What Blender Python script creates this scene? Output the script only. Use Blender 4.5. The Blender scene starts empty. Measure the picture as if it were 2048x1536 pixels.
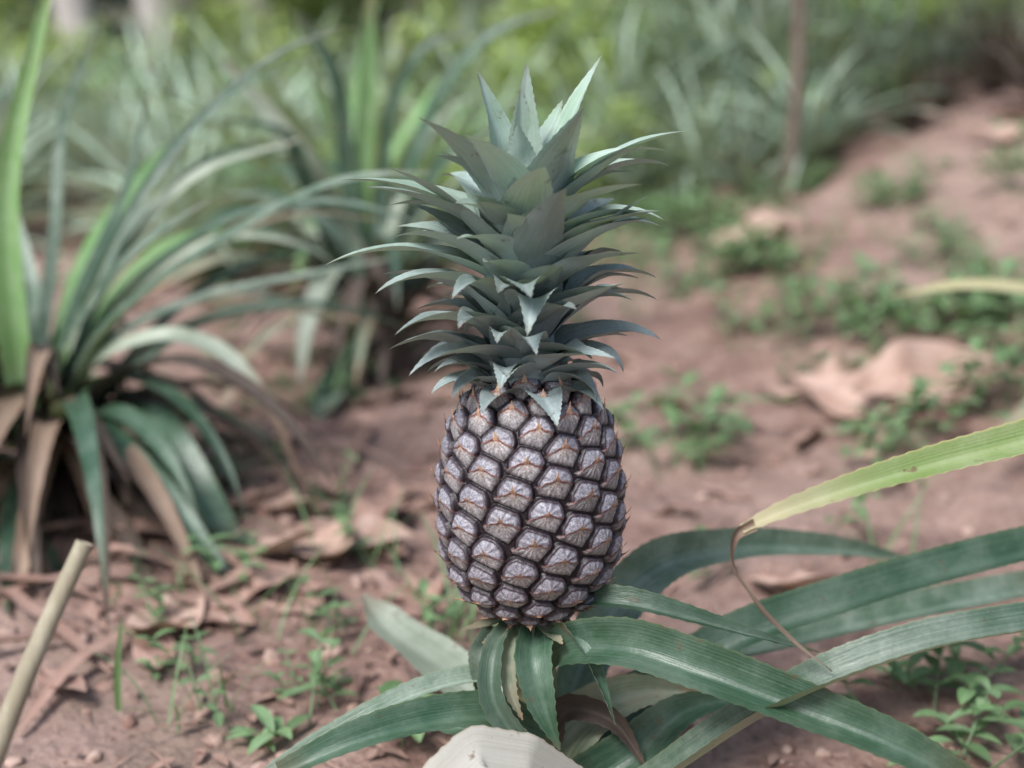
import bpy, math, random
import bmesh
import numpy as np
from mathutils import Vector, kdtree
random.seed(7); rng=np.random.default_rng(7)
scene=bpy.context.scene; COL=scene.collection
rad=math.radians
CX,CY,CZ=-.011,-.80,.48; PITCH=rad(13.4)
SP,CP=math.sin(PITCH),math.cos(PITCH)

def site(px,py,D):
    """surveyed bearing/elevation from the standpoint plus horizontal distance -> world position"""
    u=(px-1024)/2813.;v=(768-py)/2813.;k=CP+SP*v
    return np.array((CX+D*u/k,CY+D,CZ+D*(-SP+CP*v)/k))

# ---------------------------------------------------------------- noise
def vnoise(x,y,seed=0):
    xi=np.floor(x).astype(np.int64);yi=np.floor(y).astype(np.int64)
    fx=x-xi;fy=y-yi;fx=fx*fx*(3-2*fx);fy=fy*fy*(3-2*fy)
    def h(a,b):
        n=(a*374761393+b*668265263+seed*1442695041)&0x7fffffff
        n=((n^(n>>13))*1274126177)&0x7fffffff
        n=n^(n>>16)
        return (n&0xffff)/65535.
    a=h(xi,yi);b=h(xi+1,yi);c=h(xi,yi+1);d=h(xi+1,yi+1)
    return (a*(1-fx)+b*fx)*(1-fy)+(c*(1-fx)+d*fx)*fy
def fbm(x,y,o=4,seed=0):
    t=0;a=.5
    for i in range(o):
        t=t+a*vnoise(x,y,seed+i);x=x*2.03+11.3;y=y*2.03+7.1;a*=.5
    return t
def terrain(x,y):
    x=np.asarray(x,float);y=np.asarray(y,float)
    s=x+.25*(y-.2)-.55
    sp=np.where(s>3,s,np.log1p(np.exp(np.clip(s,-4,4)*8))/8)
    sp=np.where(s<-4,0,sp)
    base=.3*sp; base=3.5*np.tanh(base/3.5)
    amp=np.clip((np.hypot(x,y)+.3),0,1)
    n=(fbm(x*2.2,y*2.2,2,3)-.37)*.07+(fbm(x*9,y*9,3,5)-.43)*.045+(fbm(x*34,y*34,2,15)-.37)*.012
    return base+n*amp
def gz(x,y): return float(terrain(np.array([x]),np.array([y]))[0])
def groundpt(px,py):
    D=.5
    while D<14:
        p=site(px,py,D)
        if p[2]<=gz(p[0],p[1]): return p
        D+=.02
    return None

# ---------------------------------------------------------------- materials
def newmat(name):
    m=bpy.data.materials.new(name);m.use_nodes=True;nt=m.node_tree;nt.nodes.clear()
    return m,nt
class NT:
    def __init__(s,nt): s.nt=nt
    def n(s,t,**k):
        nd=s.nt.nodes.new(t)
        for a,b in k.items(): setattr(nd,a,b)
        return nd
    def l(s,a,b): s.nt.links.new(a,b)
    def setin(s,sock,v):
        if isinstance(v,bpy.types.NodeSocket): s.l(v,sock)
        elif isinstance(v,(tuple,list)) and len(v)==3 and sock.type=='RGBA': sock.default_value=(*v,1)
        else: sock.default_value=v
    def math(s,op,a,b=0,c=None,clamp=False):
        nd=s.n('ShaderNodeMath',operation=op,use_clamp=clamp);s.setin(nd.inputs[0],a);s.setin(nd.inputs[1],b)
        if c is not None: s.setin(nd.inputs[2],c)
        return nd.outputs[0]
    def ramp(s,v,a,b,lo=0.,hi=1.):
        nd=s.n('ShaderNodeMapRange',interpolation_type='SMOOTHSTEP')
        s.setin(nd.inputs[0],v);nd.inputs[1].default_value=a;nd.inputs[2].default_value=b;nd.inputs[3].default_value=lo;nd.inputs[4].default_value=hi
        return nd.outputs[0]
    def mix(s,f,a,b,mode='MIX'):
        nd=s.n('ShaderNodeMix',data_type='RGBA',blend_type=mode)
        s.setin(nd.inputs[0],f);s.setin(nd.inputs[6],a);s.setin(nd.inputs[7],b)
        return nd.outputs[2]
    def noise(s,vec,scale,detail=3,rough=.55):
        nd=s.n('ShaderNodeTexNoise');nd.inputs['Scale'].default_value=scale;nd.inputs['Detail'].default_value=detail;nd.inputs['Roughness'].default_value=rough
        if vec is not None: s.l(vec,nd.inputs['Vector'])
        return nd.outputs[0]

def leafmat(name,c1,c2,edge,under,top=None,undertop=None,tip=(.16,.09,.045),tipamt=.6,bloom=(.3,.36,.34),bloomamt=.35,spots=.3,rough=.48,trans=.18,scars=0,browny=0.,edgeamt=.55,spec=.45,keel=.22):
    m,nt=newmat(name);g=NT(nt)
    at=g.n('ShaderNodeAttribute',attribute_name='leaf')
    sep=g.n('ShaderNodeSeparateColor');g.l(at.outputs['Color'],sep.inputs[0])
    U,S,R=sep.outputs;H=at.outputs['Alpha']
    cmb=g.n('ShaderNodeCombineXYZ')
    g.l(g.math('MULTIPLY',U,38.),cmb.inputs[0]);g.l(g.math('MULTIPLY',S,2.2),cmb.inputs[1]);g.l(g.math('MULTIPLY',R,37.),cmb.inputs[2])
    st=g.noise(cmb.outputs[0],1.,4,.65)
    tc=g.n('ShaderNodeTexCoord')
    big=g.noise(tc.outputs['Object'],28.,5,.65)
    fine=g.noise(tc.outputs['Object'],420.,2,.6)
    e=g.math('MULTIPLY',g.math('ABSOLUTE',g.math('SUBTRACT',U,.5)),2.)
    col=g.mix(g.ramp(st,.22,.78),c1,c2)
    if top is not None: col=g.mix(H,col,g.mix(g.ramp(st,.22,.78),top[0],top[1]))
    blm=g.math('MULTIPLY',g.ramp(g.math('ADD',g.math('MULTIPLY',big,.82),g.math('MULTIPLY',st,.18)),.36,.68),g.math('MULTIPLY_ADD',fine,.9,.45))
    col=g.mix(g.math('MULTIPLY',blm,bloomamt,clamp=True),col,bloom)
    col=g.mix(g.ramp(e,.0,.3,keel,0.),col,bloom)
    if scars:
        ln=g.math('MULTIPLY',g.ramp(g.math('ABSOLUTE',g.math('SUBTRACT',e,.55)),.0,.03,1.,0.),g.ramp(g.noise(tc.outputs['Object'],220.,2),.42,.66))
        col=g.mix(g.math('MULTIPLY',ln,scars),col,bloom)
    col=g.mix(g.ramp(e,.90,1.,0.,edgeamt),col,edge)
    sp=g.ramp(g.noise(tc.outputs['Object'],75.,5,.7),.62,.69)
    col=g.mix(g.math('MULTIPLY',sp,spots),col,(.13,.075,.045))
    sp2=g.ramp(g.noise(tc.outputs['Object'],300.,3,.7),.66,.72)
    col=g.mix(g.math('MULTIPLY',sp2,spots*.8),col,(.10,.065,.045))
    br=g.ramp(g.math('ADD',g.noise(tc.outputs['Object'],14.,4,.6),g.math('MULTIPLY_ADD',S,.25,-.1)),.62-browny*.4,.8-browny*.4)
    col=g.mix(g.math('MULTIPLY',br,min(1.,browny*1.6)),col,(.33,.22,.14))
    col=g.mix(g.ramp(S,.86,1.,0.,tipamt),col,tip)
    geo=g.n('ShaderNodeNewGeometry')
    ucol=under
    if undertop is not None: ucol=g.mix(H,under,undertop)
    und=g.mix(g.ramp(st,.3,.75,0.,.35),ucol,(.14,.16,.14))
    und=g.mix(g.math('MULTIPLY',blm,bloomamt*.5,clamp=True),und,bloom)
    und=g.mix(g.ramp(e,.90,1.,0.,edgeamt),und,edge)
    und=g.mix(g.math('MULTIPLY',sp,spots),und,(.16,.1,.06))
    col=g.mix(geo.outputs['Backfacing'],col,und)
    hsv=g.n('ShaderNodeHueSaturation');g.l(col,hsv.inputs['Color']);g.l(g.ramp(R,0,1,.78,1.2),hsv.inputs['Value'])
    col=hsv.outputs[0]
    b=g.n('ShaderNodeBsdfPrincipled');g.l(col,b.inputs['Base Color']);b.inputs['Roughness'].default_value=rough
    b.inputs['Specular IOR Level'].default_value=spec
    bp=g.n('ShaderNodeBump');bp.inputs['Strength'].default_value=.5;bp.inputs['Distance'].default_value=.0008
    g.l(g.math('ADD',st,g.math('MULTIPLY_ADD',fine,.4,g.math('MULTIPLY',big,1.5))),bp.inputs['Height']);g.l(bp.outputs[0],b.inputs['Normal'])
    t=g.n('ShaderNodeBsdfTranslucent')
    tcx=g.mix(1.,col,(.9,1.,.45),'MULTIPLY');g.l(tcx,t.inputs[0])
    ms=g.n('ShaderNodeMixShader');ms.inputs[0].default_value=trans;g.l(b.outputs[0],ms.inputs[1]);g.l(t.outputs[0],ms.inputs[2])
    o=g.n('ShaderNodeOutputMaterial');g.l(ms.outputs[0],o.inputs[0])
    return m

M={}
M['crown']=leafmat('crown_leaf_skin',(.14,.19,.19),(.23,.28,.28),(.36,.40,.37),(.27,.33,.34),top=((.21,.32,.24),(.31,.42,.33)),undertop=(.38,.50,.44),bloom=(.45,.53,.54),bloomamt=.6,spots=.5,rough=.5,trans=.12,tipamt=.35,edgeamt=.6,keel=.3)
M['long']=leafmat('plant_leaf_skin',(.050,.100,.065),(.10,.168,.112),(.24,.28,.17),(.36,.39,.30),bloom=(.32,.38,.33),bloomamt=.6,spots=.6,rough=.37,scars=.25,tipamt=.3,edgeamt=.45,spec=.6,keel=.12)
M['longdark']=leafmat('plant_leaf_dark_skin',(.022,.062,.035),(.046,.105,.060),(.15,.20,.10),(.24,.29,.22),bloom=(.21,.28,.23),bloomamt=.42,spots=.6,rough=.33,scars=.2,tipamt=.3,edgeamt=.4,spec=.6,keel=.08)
M['ghost']=leafmat('dusty_pale_leaf_skin',(.20,.25,.19),(.33,.38,.30),(.36,.38,.30),(.38,.42,.35),bloom=(.50,.54,.47),bloomamt=.6,spots=.5,rough=.5,tipamt=.5)
M['pale']=leafmat('bleached_leaf_skin',(.36,.35,.31),(.47,.46,.41),(.40,.33,.25),(.44,.43,.38),bloom=(.54,.53,.50),bloomamt=.45,spots=.7,rough=.6,tipamt=.3,browny=.14)
M['yellow']=leafmat('yellowing_leaf_skin',(.13,.20,.06),(.20,.27,.095),(.46,.41,.19),(.19,.26,.10),bloom=(.34,.38,.25),bloomamt=.5,spots=.8,rough=.45,tip=(.42,.36,.24),tipamt=.8,trans=.15,edgeamt=.8)
M['strap']=leafmat('pale_yellow_strap_skin',(.36,.33,.17),(.50,.46,.26),(.5,.42,.25),(.42,.40,.25),bloom=(.56,.53,.37),bloomamt=.4,spots=.5,rough=.6,trans=.1)
M['dry']=leafmat('withered_leaf_skin',(.17,.11,.075),(.30,.21,.155),(.22,.15,.1),(.30,.22,.165),bloom=(.38,.31,.25),bloomamt=.3,spots=.5,rough=.75,trans=.1,tipamt=.2)
M['darkdry']=leafmat('rotting_leaf_skin',(.028,.020,.017),(.08,.055,.043),(.1,.07,.05),(.08,.058,.046),bloom=(.16,.13,.11),bloomamt=.3,spots=.5,rough=.8,trans=.05,tipamt=.2)
M['half']=leafmat('half_dry_leaf_skin',(.13,.18,.12),(.24,.28,.19),(.28,.26,.18),(.32,.34,.26),bloom=(.42,.45,.38),bloomamt=.5,spots=.3,rough=.5,browny=.32,tip=(.34,.22,.14),tipamt=.9)
M['bgleaf']=leafmat('hazed_field_leaf_skin',(.22,.34,.23),(.38,.50,.38),(.44,.49,.37),(.50,.57,.47),bloom=(.60,.68,.62),bloomamt=.55,spots=.12,rough=.40,browny=.06)  # base and bloom colours lifted pale to stand in for background haze
M['bggreen']=leafmat('fresh_field_leaf_skin',(.11,.25,.08),(.22,.38,.15),(.3,.38,.18),(.30,.40,.21),bloom=(.38,.50,.33),bloomamt=.4,spots=.1,rough=.42,browny=.06)
M['weed']=leafmat('weed_leaf_skin',(.10,.20,.08),(.19,.32,.14),(.2,.30,.13),(.24,.34,.18),bloom=(.34,.44,.31),bloomamt=.45,spots=.15,rough=.5,trans=.3,tipamt=.1)
M['shrub']=leafmat('shrub_leaf_skin',(.34,.46,.13),(.54,.64,.24),(.5,.58,.26),(.5,.58,.28),bloom=(.64,.72,.42),bloomamt=.35,spots=.1,trans=.4,tipamt=.1)
M['dark']=leafmat('hazed_forest_leaf_skin',(.10,.17,.16),(.20,.29,.28),(.2,.28,.24),(.24,.33,.3),bloom=(.36,.46,.46),bloomamt=.5,spots=.1,trans=.25,tipamt=.1)  # forest leaves lightened, distance haze is mixed into their colour
M['deadleaf']=leafmat('dead_leaf_skin',(.21,.115,.088),(.35,.215,.172),(.22,.13,.1),(.38,.26,.215),bloom=(.46,.35,.305),bloomamt=.4,spots=.6,rough=.64,trans=.06,tipamt=.2)
M['bigdead']=leafmat('broad_dead_leaf_skin',(.28,.17,.13),(.43,.29,.235),(.28,.18,.13),(.45,.32,.27),bloom=(.57,.44,.385),bloomamt=.5,spots=.6,rough=.58,trans=.08,tipamt=.3)

def soil():
    m,nt=newmat('red_soil');g=NT(nt);tc=g.n('ShaderNodeTexCoord');v=tc.outputs['Object']
    n1=g.noise(v,1.6,5,.6);n2=g.noise(v,16,7,.72);n3=g.noise(v,120,5,.75);n4=g.noise(v,3.1,5,.6)
    col=g.mix(g.ramp(n2,.36,.64),(.20,.108,.085),(.41,.265,.22))
    col=g.mix(g.ramp(n1,.42,.62,0,.55),col,(.51,.37,.32))
    col=g.mix(g.ramp(n3,.52,.70,0,.6),col,(.56,.43,.375))
    col=g.mix(g.ramp(n3,.32,.46,.7,0.),col,(.08,.046,.038))
    col=g.mix(g.ramp(n4,.54,.66,0,.4),col,(.15,.12,.08))
    b=g.n('ShaderNodeBsdfPrincipled');g.l(col,b.inputs['Base Color']);b.inputs['Roughness'].default_value=.92
    vo=g.n('ShaderNodeTexVoronoi');vo.inputs['Scale'].default_value=90;g.l(v,vo.inputs['Vector'])
    bp=g.n('ShaderNodeBump');bp.inputs['Strength'].default_value=1.;bp.inputs['Distance'].default_value=.014
    g.l(g.math('ADD',g.math('MULTIPLY',n3,.6),g.math('MULTIPLY_ADD',vo.outputs[0],-.25,n2)),bp.inputs['Height']);g.l(bp.outputs[0],b.inputs['Normal'])
    o=g.n('ShaderNodeOutputMaterial');g.l(b.outputs[0],o.inputs[0]);return m
M['soil']=soil()
def simple(name,c1,c2,scale,rough=.8,stretch=(1,1,1),bump=.4,dist=.003):
    m,nt=newmat(name);g=NT(nt);tc=g.n('ShaderNodeTexCoord');mp=g.n('ShaderNodeMapping');mp.inputs['Scale'].default_value=stretch
    g.l(tc.outputs['Object'],mp.inputs[0]);n=g.noise(mp.outputs[0],scale,5,.65)
    b=g.n('ShaderNodeBsdfPrincipled');g.l(g.mix(g.ramp(n,.35,.65),c1,c2),b.inputs['Base Color']);b.inputs['Roughness'].default_value=rough
    bp=g.n('ShaderNodeBump');bp.inputs['Strength'].default_value=bump;bp.inputs['Distance'].default_value=dist;g.l(n,bp.inputs['Height']);g.l(bp.outputs[0],b.inputs['Normal'])
    o=g.n('ShaderNodeOutputMaterial');g.l(b.outputs[0],o.inputs[0]);return m
M['bark']=simple('tree_bark',(.10,.075,.06),(.24,.19,.16),9,.9,(1,1,.2),.8,.02)
M['palebark']=simple('pale_bark',(.36,.32,.31),(.58,.53,.51),9,.9,(1,1,.2),.8,.02)
M['stalk']=simple('stalk_skin',(.10,.13,.07),(.24,.23,.13),60,.6,(1,1,.3))
M['stone']=simple('clod_skin',(.18,.10,.08),(.43,.31,.26),40,.95)
M['stick']=simple('dry_stick_skin',(.27,.24,.17),(.42,.39,.30),50,.7,(1,1,.3))
def fruitmat():
    m,nt=newmat('fruit_rind');g=NT(nt)
    at=g.n('ShaderNodeAttribute',attribute_name='rind');tc=g.n('ShaderNodeTexCoord')
    n=g.noise(tc.outputs['Object'],900,3,.7);n2=g.noise(tc.outputs['Object'],2200,2,.7)
    hs=g.n('ShaderNodeHueSaturation');g.l(at.outputs['Color'],hs.inputs['Color']);g.l(g.ramp(n,.3,.7,.62,1.4),hs.inputs['Value'])
    col=g.mix(g.math('MULTIPLY',g.ramp(n2,.58,.72),g.math('MULTIPLY',at.outputs['Alpha'],.45)),hs.outputs[0],(.5,.49,.52))
    b=g.n('ShaderNodeBsdfPrincipled');g.l(col,b.inputs['Base Color']);b.inputs['Roughness'].default_value=.42;b.inputs['Specular IOR Level'].default_value=.5
    bp=g.n('ShaderNodeBump');bp.inputs['Strength'].default_value=.5;bp.inputs['Distance'].default_value=.0006;g.l(n,bp.inputs['Height']);g.l(bp.outputs[0],b.inputs['Normal'])
    o=g.n('ShaderNodeOutputMaterial');g.l(b.outputs[0],o.inputs[0]);return m
M['fruit']=fruitmat()

# ---------------------------------------------------------------- mesh builders
class MB:
    def __init__(s): s.v=[];s.f=[];s.a=[];s.n=0
    def add(s,v,f,a=None):
        v=np.asarray(v,float);s.v.append(v);f=np.asarray(f,int)+s.n;s.f.append(f);s.n+=len(v)
        s.a.append(np.asarray(a,float) if a is not None else np.tile([.5,.5,.5,.5],(len(v),1)))
    def mesh(s,name,mat,origin=(0,0,0),smooth=True,attr='leaf'):
        v=np.concatenate(s.v)-np.array(origin);me=bpy.data.meshes.new(name)
        faces=[];
        for f in s.f: faces+=f.tolist()
        me.from_pydata(v.tolist(),[],faces)
        at=me.attributes.new(attr,'FLOAT_COLOR','POINT');at.data.foreach_set('color',np.concatenate(s.a).astype(np.float32).ravel())
        if smooth: me.polygons.foreach_set('use_smooth',[True]*len(me.polygons))
        me.materials.append(mat);me.update();return me
def mkobj(name,me,loc=(0,0,0),parent=None,rot=None,scale=None,label=None,cat=None,group=None,kind=None):
    o=bpy.data.objects.new(name,me);o.location=loc;COL.objects.link(o)
    if parent: o.parent=parent
    if rot is not None: o.rotation_euler=rot
    if scale is not None: o.scale=(scale,)*3 if not isinstance(scale,tuple) else scale
    if label: o['label']=label
    if cat: o['category']=cat
    if group: o['group']=group
    if kind: o['kind']=kind
    return o
def catmull(P,n,lin=False):
    P=np.asarray(P,float)
    if len(P)==2:
        t=np.linspace(0,1,n)[:,None];return P[0]*(1-t)+P[1]*t,np.linspace(0,1,n)
    d=np.concatenate([[0],np.cumsum(np.linalg.norm(np.diff(P,axis=0),axis=1))]);d/=d[-1]
    tt=np.linspace(0,1,n);out=[]
    if lin: return np.stack([np.interp(tt,d,P[:,i]) for i in range(3)],-1),d
    tan=np.gradient(P,d,axis=0)
    for t in tt:
        i=min(max(np.searchsorted(d,t)-1,0),len(P)-2);h=d[i+1]-d[i];x=(t-d[i])/h
        out.append((2*x**3-3*x**2+1)*P[i]+(x**3-2*x**2+x)*h*tan[i]+(-2*x**3+3*x**2)*P[i+1]+(x**3-x**2)*h*tan[i+1])
    return np.array(out),d
def ribbon(mb,C,W,side=None,hint=(0,-.45,.9),nx=6,fold=.2,tooth=0.,R=None,H=0.,twist=0.,wob=0.):
    n=len(C);T=np.gradient(C,axis=0);T/=np.linalg.norm(T,axis=1)[:,None]+1e-9
    if side is None:
        hv=np.asarray(hint,float);sd=np.cross(T,hv)
    else: sd=np.tile(np.asarray(side,float),(n,1))
    sd/=np.linalg.norm(sd,axis=1)[:,None]+1e-9
    N=np.cross(sd,T)
    if twist:
        a=np.linspace(0,twist,n)[:,None];sd,N=sd*np.cos(a)+N*np.sin(a),N*np.cos(a)-sd*np.sin(a)
    if R is None: R=random.random()
    x=np.linspace(-1,1,nx+1);s=np.linspace(0,1,n)
    hw=W*.5
    V=np.zeros((n,nx+1,3));A=np.zeros((n,nx+1,4))
    wv=np.zeros((n,nx+1))
    if wob:
        ph=R*50
        for k in range(3): wv+=wob*np.sin(s[:,None]*(9+7*k)+ph*(k+1)+x[None]*(1.5+k))*hw[:,None]/(1+k)
    for j,xx in enumerate(x):
        w=hw.copy()
        if tooth and abs(xx)>.99:
            w=w+tooth*np.where(np.arange(n)%3==1,1,0)*(W>tooth*2.5)
        V[:,j]=C+sd*(w*xx)[:,None]+N*((fold*hw*(abs(xx)**1.4))+wv[:,j])[:,None]
        A[:,j,0]=(xx+1)/2;A[:,j,1]=s;A[:,j,2]=R;A[:,j,3]=H
    idx=np.arange(n*(nx+1)).reshape(n,nx+1)
    F=np.stack([idx[:-1,:-1],idx[:-1,1:],idx[1:,1:],idx[1:,:-1]],-1).reshape(-1,4)
    mb.add(V.reshape(-1,3),F,A.reshape(-1,4))
def arch(origin,az,th0,th1,L,n,r0=0.,bendp=1.,az1=0.):
    s=np.linspace(0,1,n);th=np.radians(th0+(th1-th0)*s**bendp);a=az+az1*s
    d=np.stack([np.cos(th)*np.cos(a),np.cos(th)*np.sin(a),np.sin(th)],-1)*L/(n-1)
    p=np.array(origin)+np.array([math.cos(az),math.sin(az),0])*r0
    C=p+np.concatenate([[np.zeros(3)],np.cumsum(d[:-1],axis=0)])
    return C,np.array([math.sin(az),-math.cos(az),0.])
def tube(mb,P,Rr,m=10,R=.5):
    P=np.asarray(P,float);n=len(P);T=np.gradient(P,axis=0);T/=np.linalg.norm(T,axis=1)[:,None]
    ref=np.array([.3,.9,.1]) if abs(T[0][2])>.6 else np.array([0,0,1.])
    a=np.cross(T,ref);a/=np.linalg.norm(a,axis=1)[:,None];b=np.cross(T,a)
    an=np.linspace(0,2*np.pi,m,endpoint=False)
    V=P[:,None]+(a[:,None]*np.cos(an)[None,:,None]+b[:,None]*np.sin(an)[None,:,None])*np.asarray(Rr)[:,None,None]
    idx=np.arange(n*m).reshape(n,m);nx=np.roll(idx,-1,axis=1)
    F=np.stack([idx[:-1],nx[:-1],nx[1:],idx[1:]],-1).reshape(-1,4)
    mb.add(V.reshape(-1,3),F,np.tile([.5,.5,R,0],(n*m,1)))

# ---------------------------------------------------------------- ground
N=600;u=np.linspace(-1,1,N);g1=130*np.sinh(6.4*u)/math.sinh(6.4)
X,Y=np.meshgrid(g1,g1+.6,indexing='xy');Z=terrain(X,Y)
V=np.stack([X,Y,Z],-1).reshape(-1,3);idx=np.arange(N*N).reshape(N,N)
F=np.stack([idx[:-1,:-1],idx[:-1,1:],idx[1:,1:],idx[1:,:-1]],-1).reshape(-1,4)
mb=MB();mb.add(V,F);mkobj('ground',mb.mesh('ground',M['soil']),kind='structure',label='bare reddish brown soil rising to a bank')

# ---------------------------------------------------------------- the fruit
BASE=np.array([.004,0.,0.]);FC=np.array([.000,0.,.2225]);FA=.0558;FH=.0770
def fruit():
    ph=np.linspace(-math.pi/2,math.pi/2,4000);ex=2/2.42
    z=FH*np.sign(np.sin(ph))*np.abs(np.sin(ph))**ex;r=FA*np.abs(np.cos(ph))**ex*(1-.05*z/FH)
    ds=np.hypot(np.diff(z),np.diff(r));s=np.concatenate([[0],np.cumsum(ds)])
    def at(sv):
        zz=np.interp(sv,s,z);rr=np.interp(sv,s,r);e=1.2e-3
        dz=np.interp(sv+e,s,z)-np.interp(sv-e,s,z);dr=np.interp(sv+e,s,r)-np.interp(sv-e,s,r);l=np.hypot(dz,dr)+1e-12
        return zz,rr,dz/l,dr/l
    sa=[];an=[];pit=.000280
    for j in range(15):
        for i in range(-30,30):
            sv=s[-1]*.5-(39*j+65*i)*pit
            if .018<sv<s[-1]-.018:
                sa.append(sv+rng.normal(0,.0007));an.append(2*math.pi*(62*j-23*i)/1137.+rng.normal(0,.016)+.2)
    sa=np.array(sa);an=np.array(an);NE=len(sa)
    zz,rr,dz,dr=at(sa)
    c=np.stack([rr*np.cos(an),rr*np.sin(an),zz],-1)
    nrm=np.stack([dz*np.cos(an),dz*np.sin(an),-dr],-1);t=np.stack([-np.sin(an),np.cos(an),0*an],-1)
    bb=np.stack([dr*np.cos(an),dr*np.sin(an),dz],-1)
    NU,NV=700,410;sv=np.linspace(s[-1]*.004,s[-1]*.996,NV);z2,r2,dz2,dr2=at(sv);av=np.linspace(0,2*np.pi,NU,endpoint=False)
    cs,sn=np.cos(av),np.sin(av)
    P=np.stack([r2[:,None]*cs,r2[:,None]*sn,np.repeat(z2[:,None],NU,1)],-1).reshape(-1,3)
    Nn=np.stack([dz2[:,None]*cs,dz2[:,None]*sn,np.repeat(-dr2[:,None],NU,1)],-1).reshape(-1,3)
    nP=len(P);c1=np.full(nP,99.);c2=np.full(nP,99.);k1=np.zeros(nP,int)
    for k in range(NE):
        d=P-c[k];m=np.where((d*d).sum(1)<.030**2)[0];d=d[m]*1000
        x=d@t[k];y=d@bb[k];zc=d@nrm[k]
        rr0=np.sqrt((x*.90)**2+y*y+zc*zc)+1e-6
        cost=rr0*(1.0+.07*np.clip(y/rr0,-1,1))
        a=c1[m];b_=c2[m];better=cost<a
        c2[m]=np.where(better,a,np.minimum(b_,cost));c1[m]=np.where(better,cost,a);k1[m]=np.where(better,k,k1[m])
    e=np.clip((c2-c1)/1.95,0,12)
    dl=P-c[k1];x=(dl*t[k1]).sum(1)*1000;y=(dl*bb[k1]).sum(1)*1000
    rnd=rng.random(NE)[k1];rnd2=rng.random(NE)[k1]
    ang=np.arctan2(x,y-.3);rr_=np.hypot(x,y-.3)
    y0=.0-.26*np.abs(x)-.006*x*x+.3*np.sin(x*1.1+rnd*6)
    br=np.clip((y0-y)/.7+.5,0,1)
    arc=11.4-np.hypot(x*.98,y+.9);e_s=np.minimum(e,arc)
    e=np.where(br<.5,np.maximum(e_s,0),e);ep=e
    h=4.3*(1-np.exp(-ep/1.6))*(1-.26*br)+1.0*np.exp(-(x*x+y*y)/20.)
    rim=np.exp(-((e-1.6)/.45)**2)*(1-br);gro=np.exp(-((e-2.4)/.4)**2)*(1-br);h+=.5*rim-.4*gro
    h+=br*(.8*np.exp(-np.maximum(y0-y,0)/4.)+.12*np.sin(ang*17+rnd*9))
    h+=.22*(1-br)*np.sin(ang*9+rnd*20)*np.clip(rr_/4,0,1)*np.clip(ep/2,0,1)
    h+=(vnoise(x*1.7+k1*13,y*1.7,3)-.5)*.28
    Pd=P+Nn*(h[:,None]-3.5)/1000
    def C(*a): return np.array(a)
    streak=.5+.5*np.sin(ang*13+rnd*30+1.5*np.sin(ang*5+rnd*9));st2=vnoise(ang*9+k1*7.3,rr_*.35,9)
    sp=vnoise(x*4+k1*31,y*4,21)
    dkc=C(.045,.035,.048);shield=dkc[None]+0*P
    bl=np.clip((e-2.2)/1.2,0,1)*(.45+.75*sp)*(.50+.75*st2)
    shield=shield+(C(.33,.325,.375)-dkc)[None]*np.clip(bl,0,1)[:,None]*(.75+.4*rnd2)[:,None]
    dk=np.clip(1-(e-.85)/.6,0,1)[:,None]
    shield=shield*(1-dk)+C(.009,.005,.008)*dk
    rmk=(rim*.6)[:,None];shield=shield*(1-rmk)+C(.070,.050,.062)*rmk
    bc=C(.325,.315,.325)[None]*(.30+.78*st2+.35*streak)[:,None]*(.80+.35*rnd)[:,None]
    lo=np.clip((-y-3)/5.,0,1)[:,None];bc=bc*(1-.35*lo)+C(.12,.10,.12)*.35*lo
    tipm=np.exp(-rr_/2.2)[:,None];bc=bc*(1-tipm*.85)+C(.50,.32,.22)*tipm*.85
    de=np.clip(1-(e-.25)/.7,0,1)[:,None];bc=bc*(1-de)+C(.012,.007,.009)*de
    fl=np.clip((np.abs(x)-4.8-.4*np.maximum(-y,0))/1.8,0,1)[:,None]*.55;bc=bc*(1-fl)+C(.055,.038,.046)*fl
    col=shield*(1-br[:,None])+bc*br[:,None]
    ln=np.exp(-((y-y0)/.5)**2)[:,None]*np.clip(ep/1.,0,1)[:,None]*.75
    col=col*(1-ln)+C(.20,.085,.065)*ln
    low=np.clip((-P[:,2]/FH+.1),0,1)[:,None]*.2;col=col*(1-low)+col*C(1.12,.98,.9)*low
    A=np.concatenate([np.clip(col,0,1),(1-br)[:,None]*np.clip((e-2.)/2,0,1)[:,None]],1)
    mb=MB();idx=np.arange(NU*NV).reshape(NV,NU);nx=np.roll(idx,-1,axis=1)
    F=np.stack([idx[:-1],nx[:-1],nx[1:],idx[1:]],-1).reshape(-1,4)
    mb.add(Pd,F,A)
    kd=kdtree.KDTree(len(P)//2+1)
    for q in range(0,len(P),2): kd.insert(P[q],q)
    kd.balance()
    for k in range(NE):
        sl=4.0+3.0*rng.random();bend=rng.normal(0,.6)
        xs=np.concatenate([np.linspace(-9.2,-2.2,9),np.linspace(-1.7,1.7,7),np.linspace(2.2,9.2,9)])
        rows=[[],[],[]];cols=[[],[],[]];rphase=rng.random()*9
        m=(k1==k);r_k=rnd[m][0] if m.any() else 0
        for xx in xs:
            yy=-.26*abs(xx)-.006*xx*xx+.3*math.sin(xx*1.1+r_k*6)
            p=c[k]+t[k]*xx*1e-3+bb[k]*yy*1e-3-nrm[k]*(xx*xx*1e-6/(2*max(rr[k],.02)))
            _,q,dd=kd.find(p);own=(k1[q]==k)
            sp0=Pd[q]+(p-P[q]-nrm[k]*((p-P[q])@nrm[k]))
            spike=sl*math.exp(-(abs(xx)/1.2)**1.5)
            lip=.4+.65*abs(math.sin(xx*1.9+rphase))
            ed=max(0,1-abs(xx)/9.2)
            hh=(spike+lip*min(1,ed*2.5))
            if not own: hh*=.15
            rows[0].append(sp0-nrm[k]*.6e-3-bb[k]*.5e-3)
            rows[1].append(sp0+nrm[k]*(.35+hh*.32)*1e-3+bb[k]*hh*.35e-3)
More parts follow.
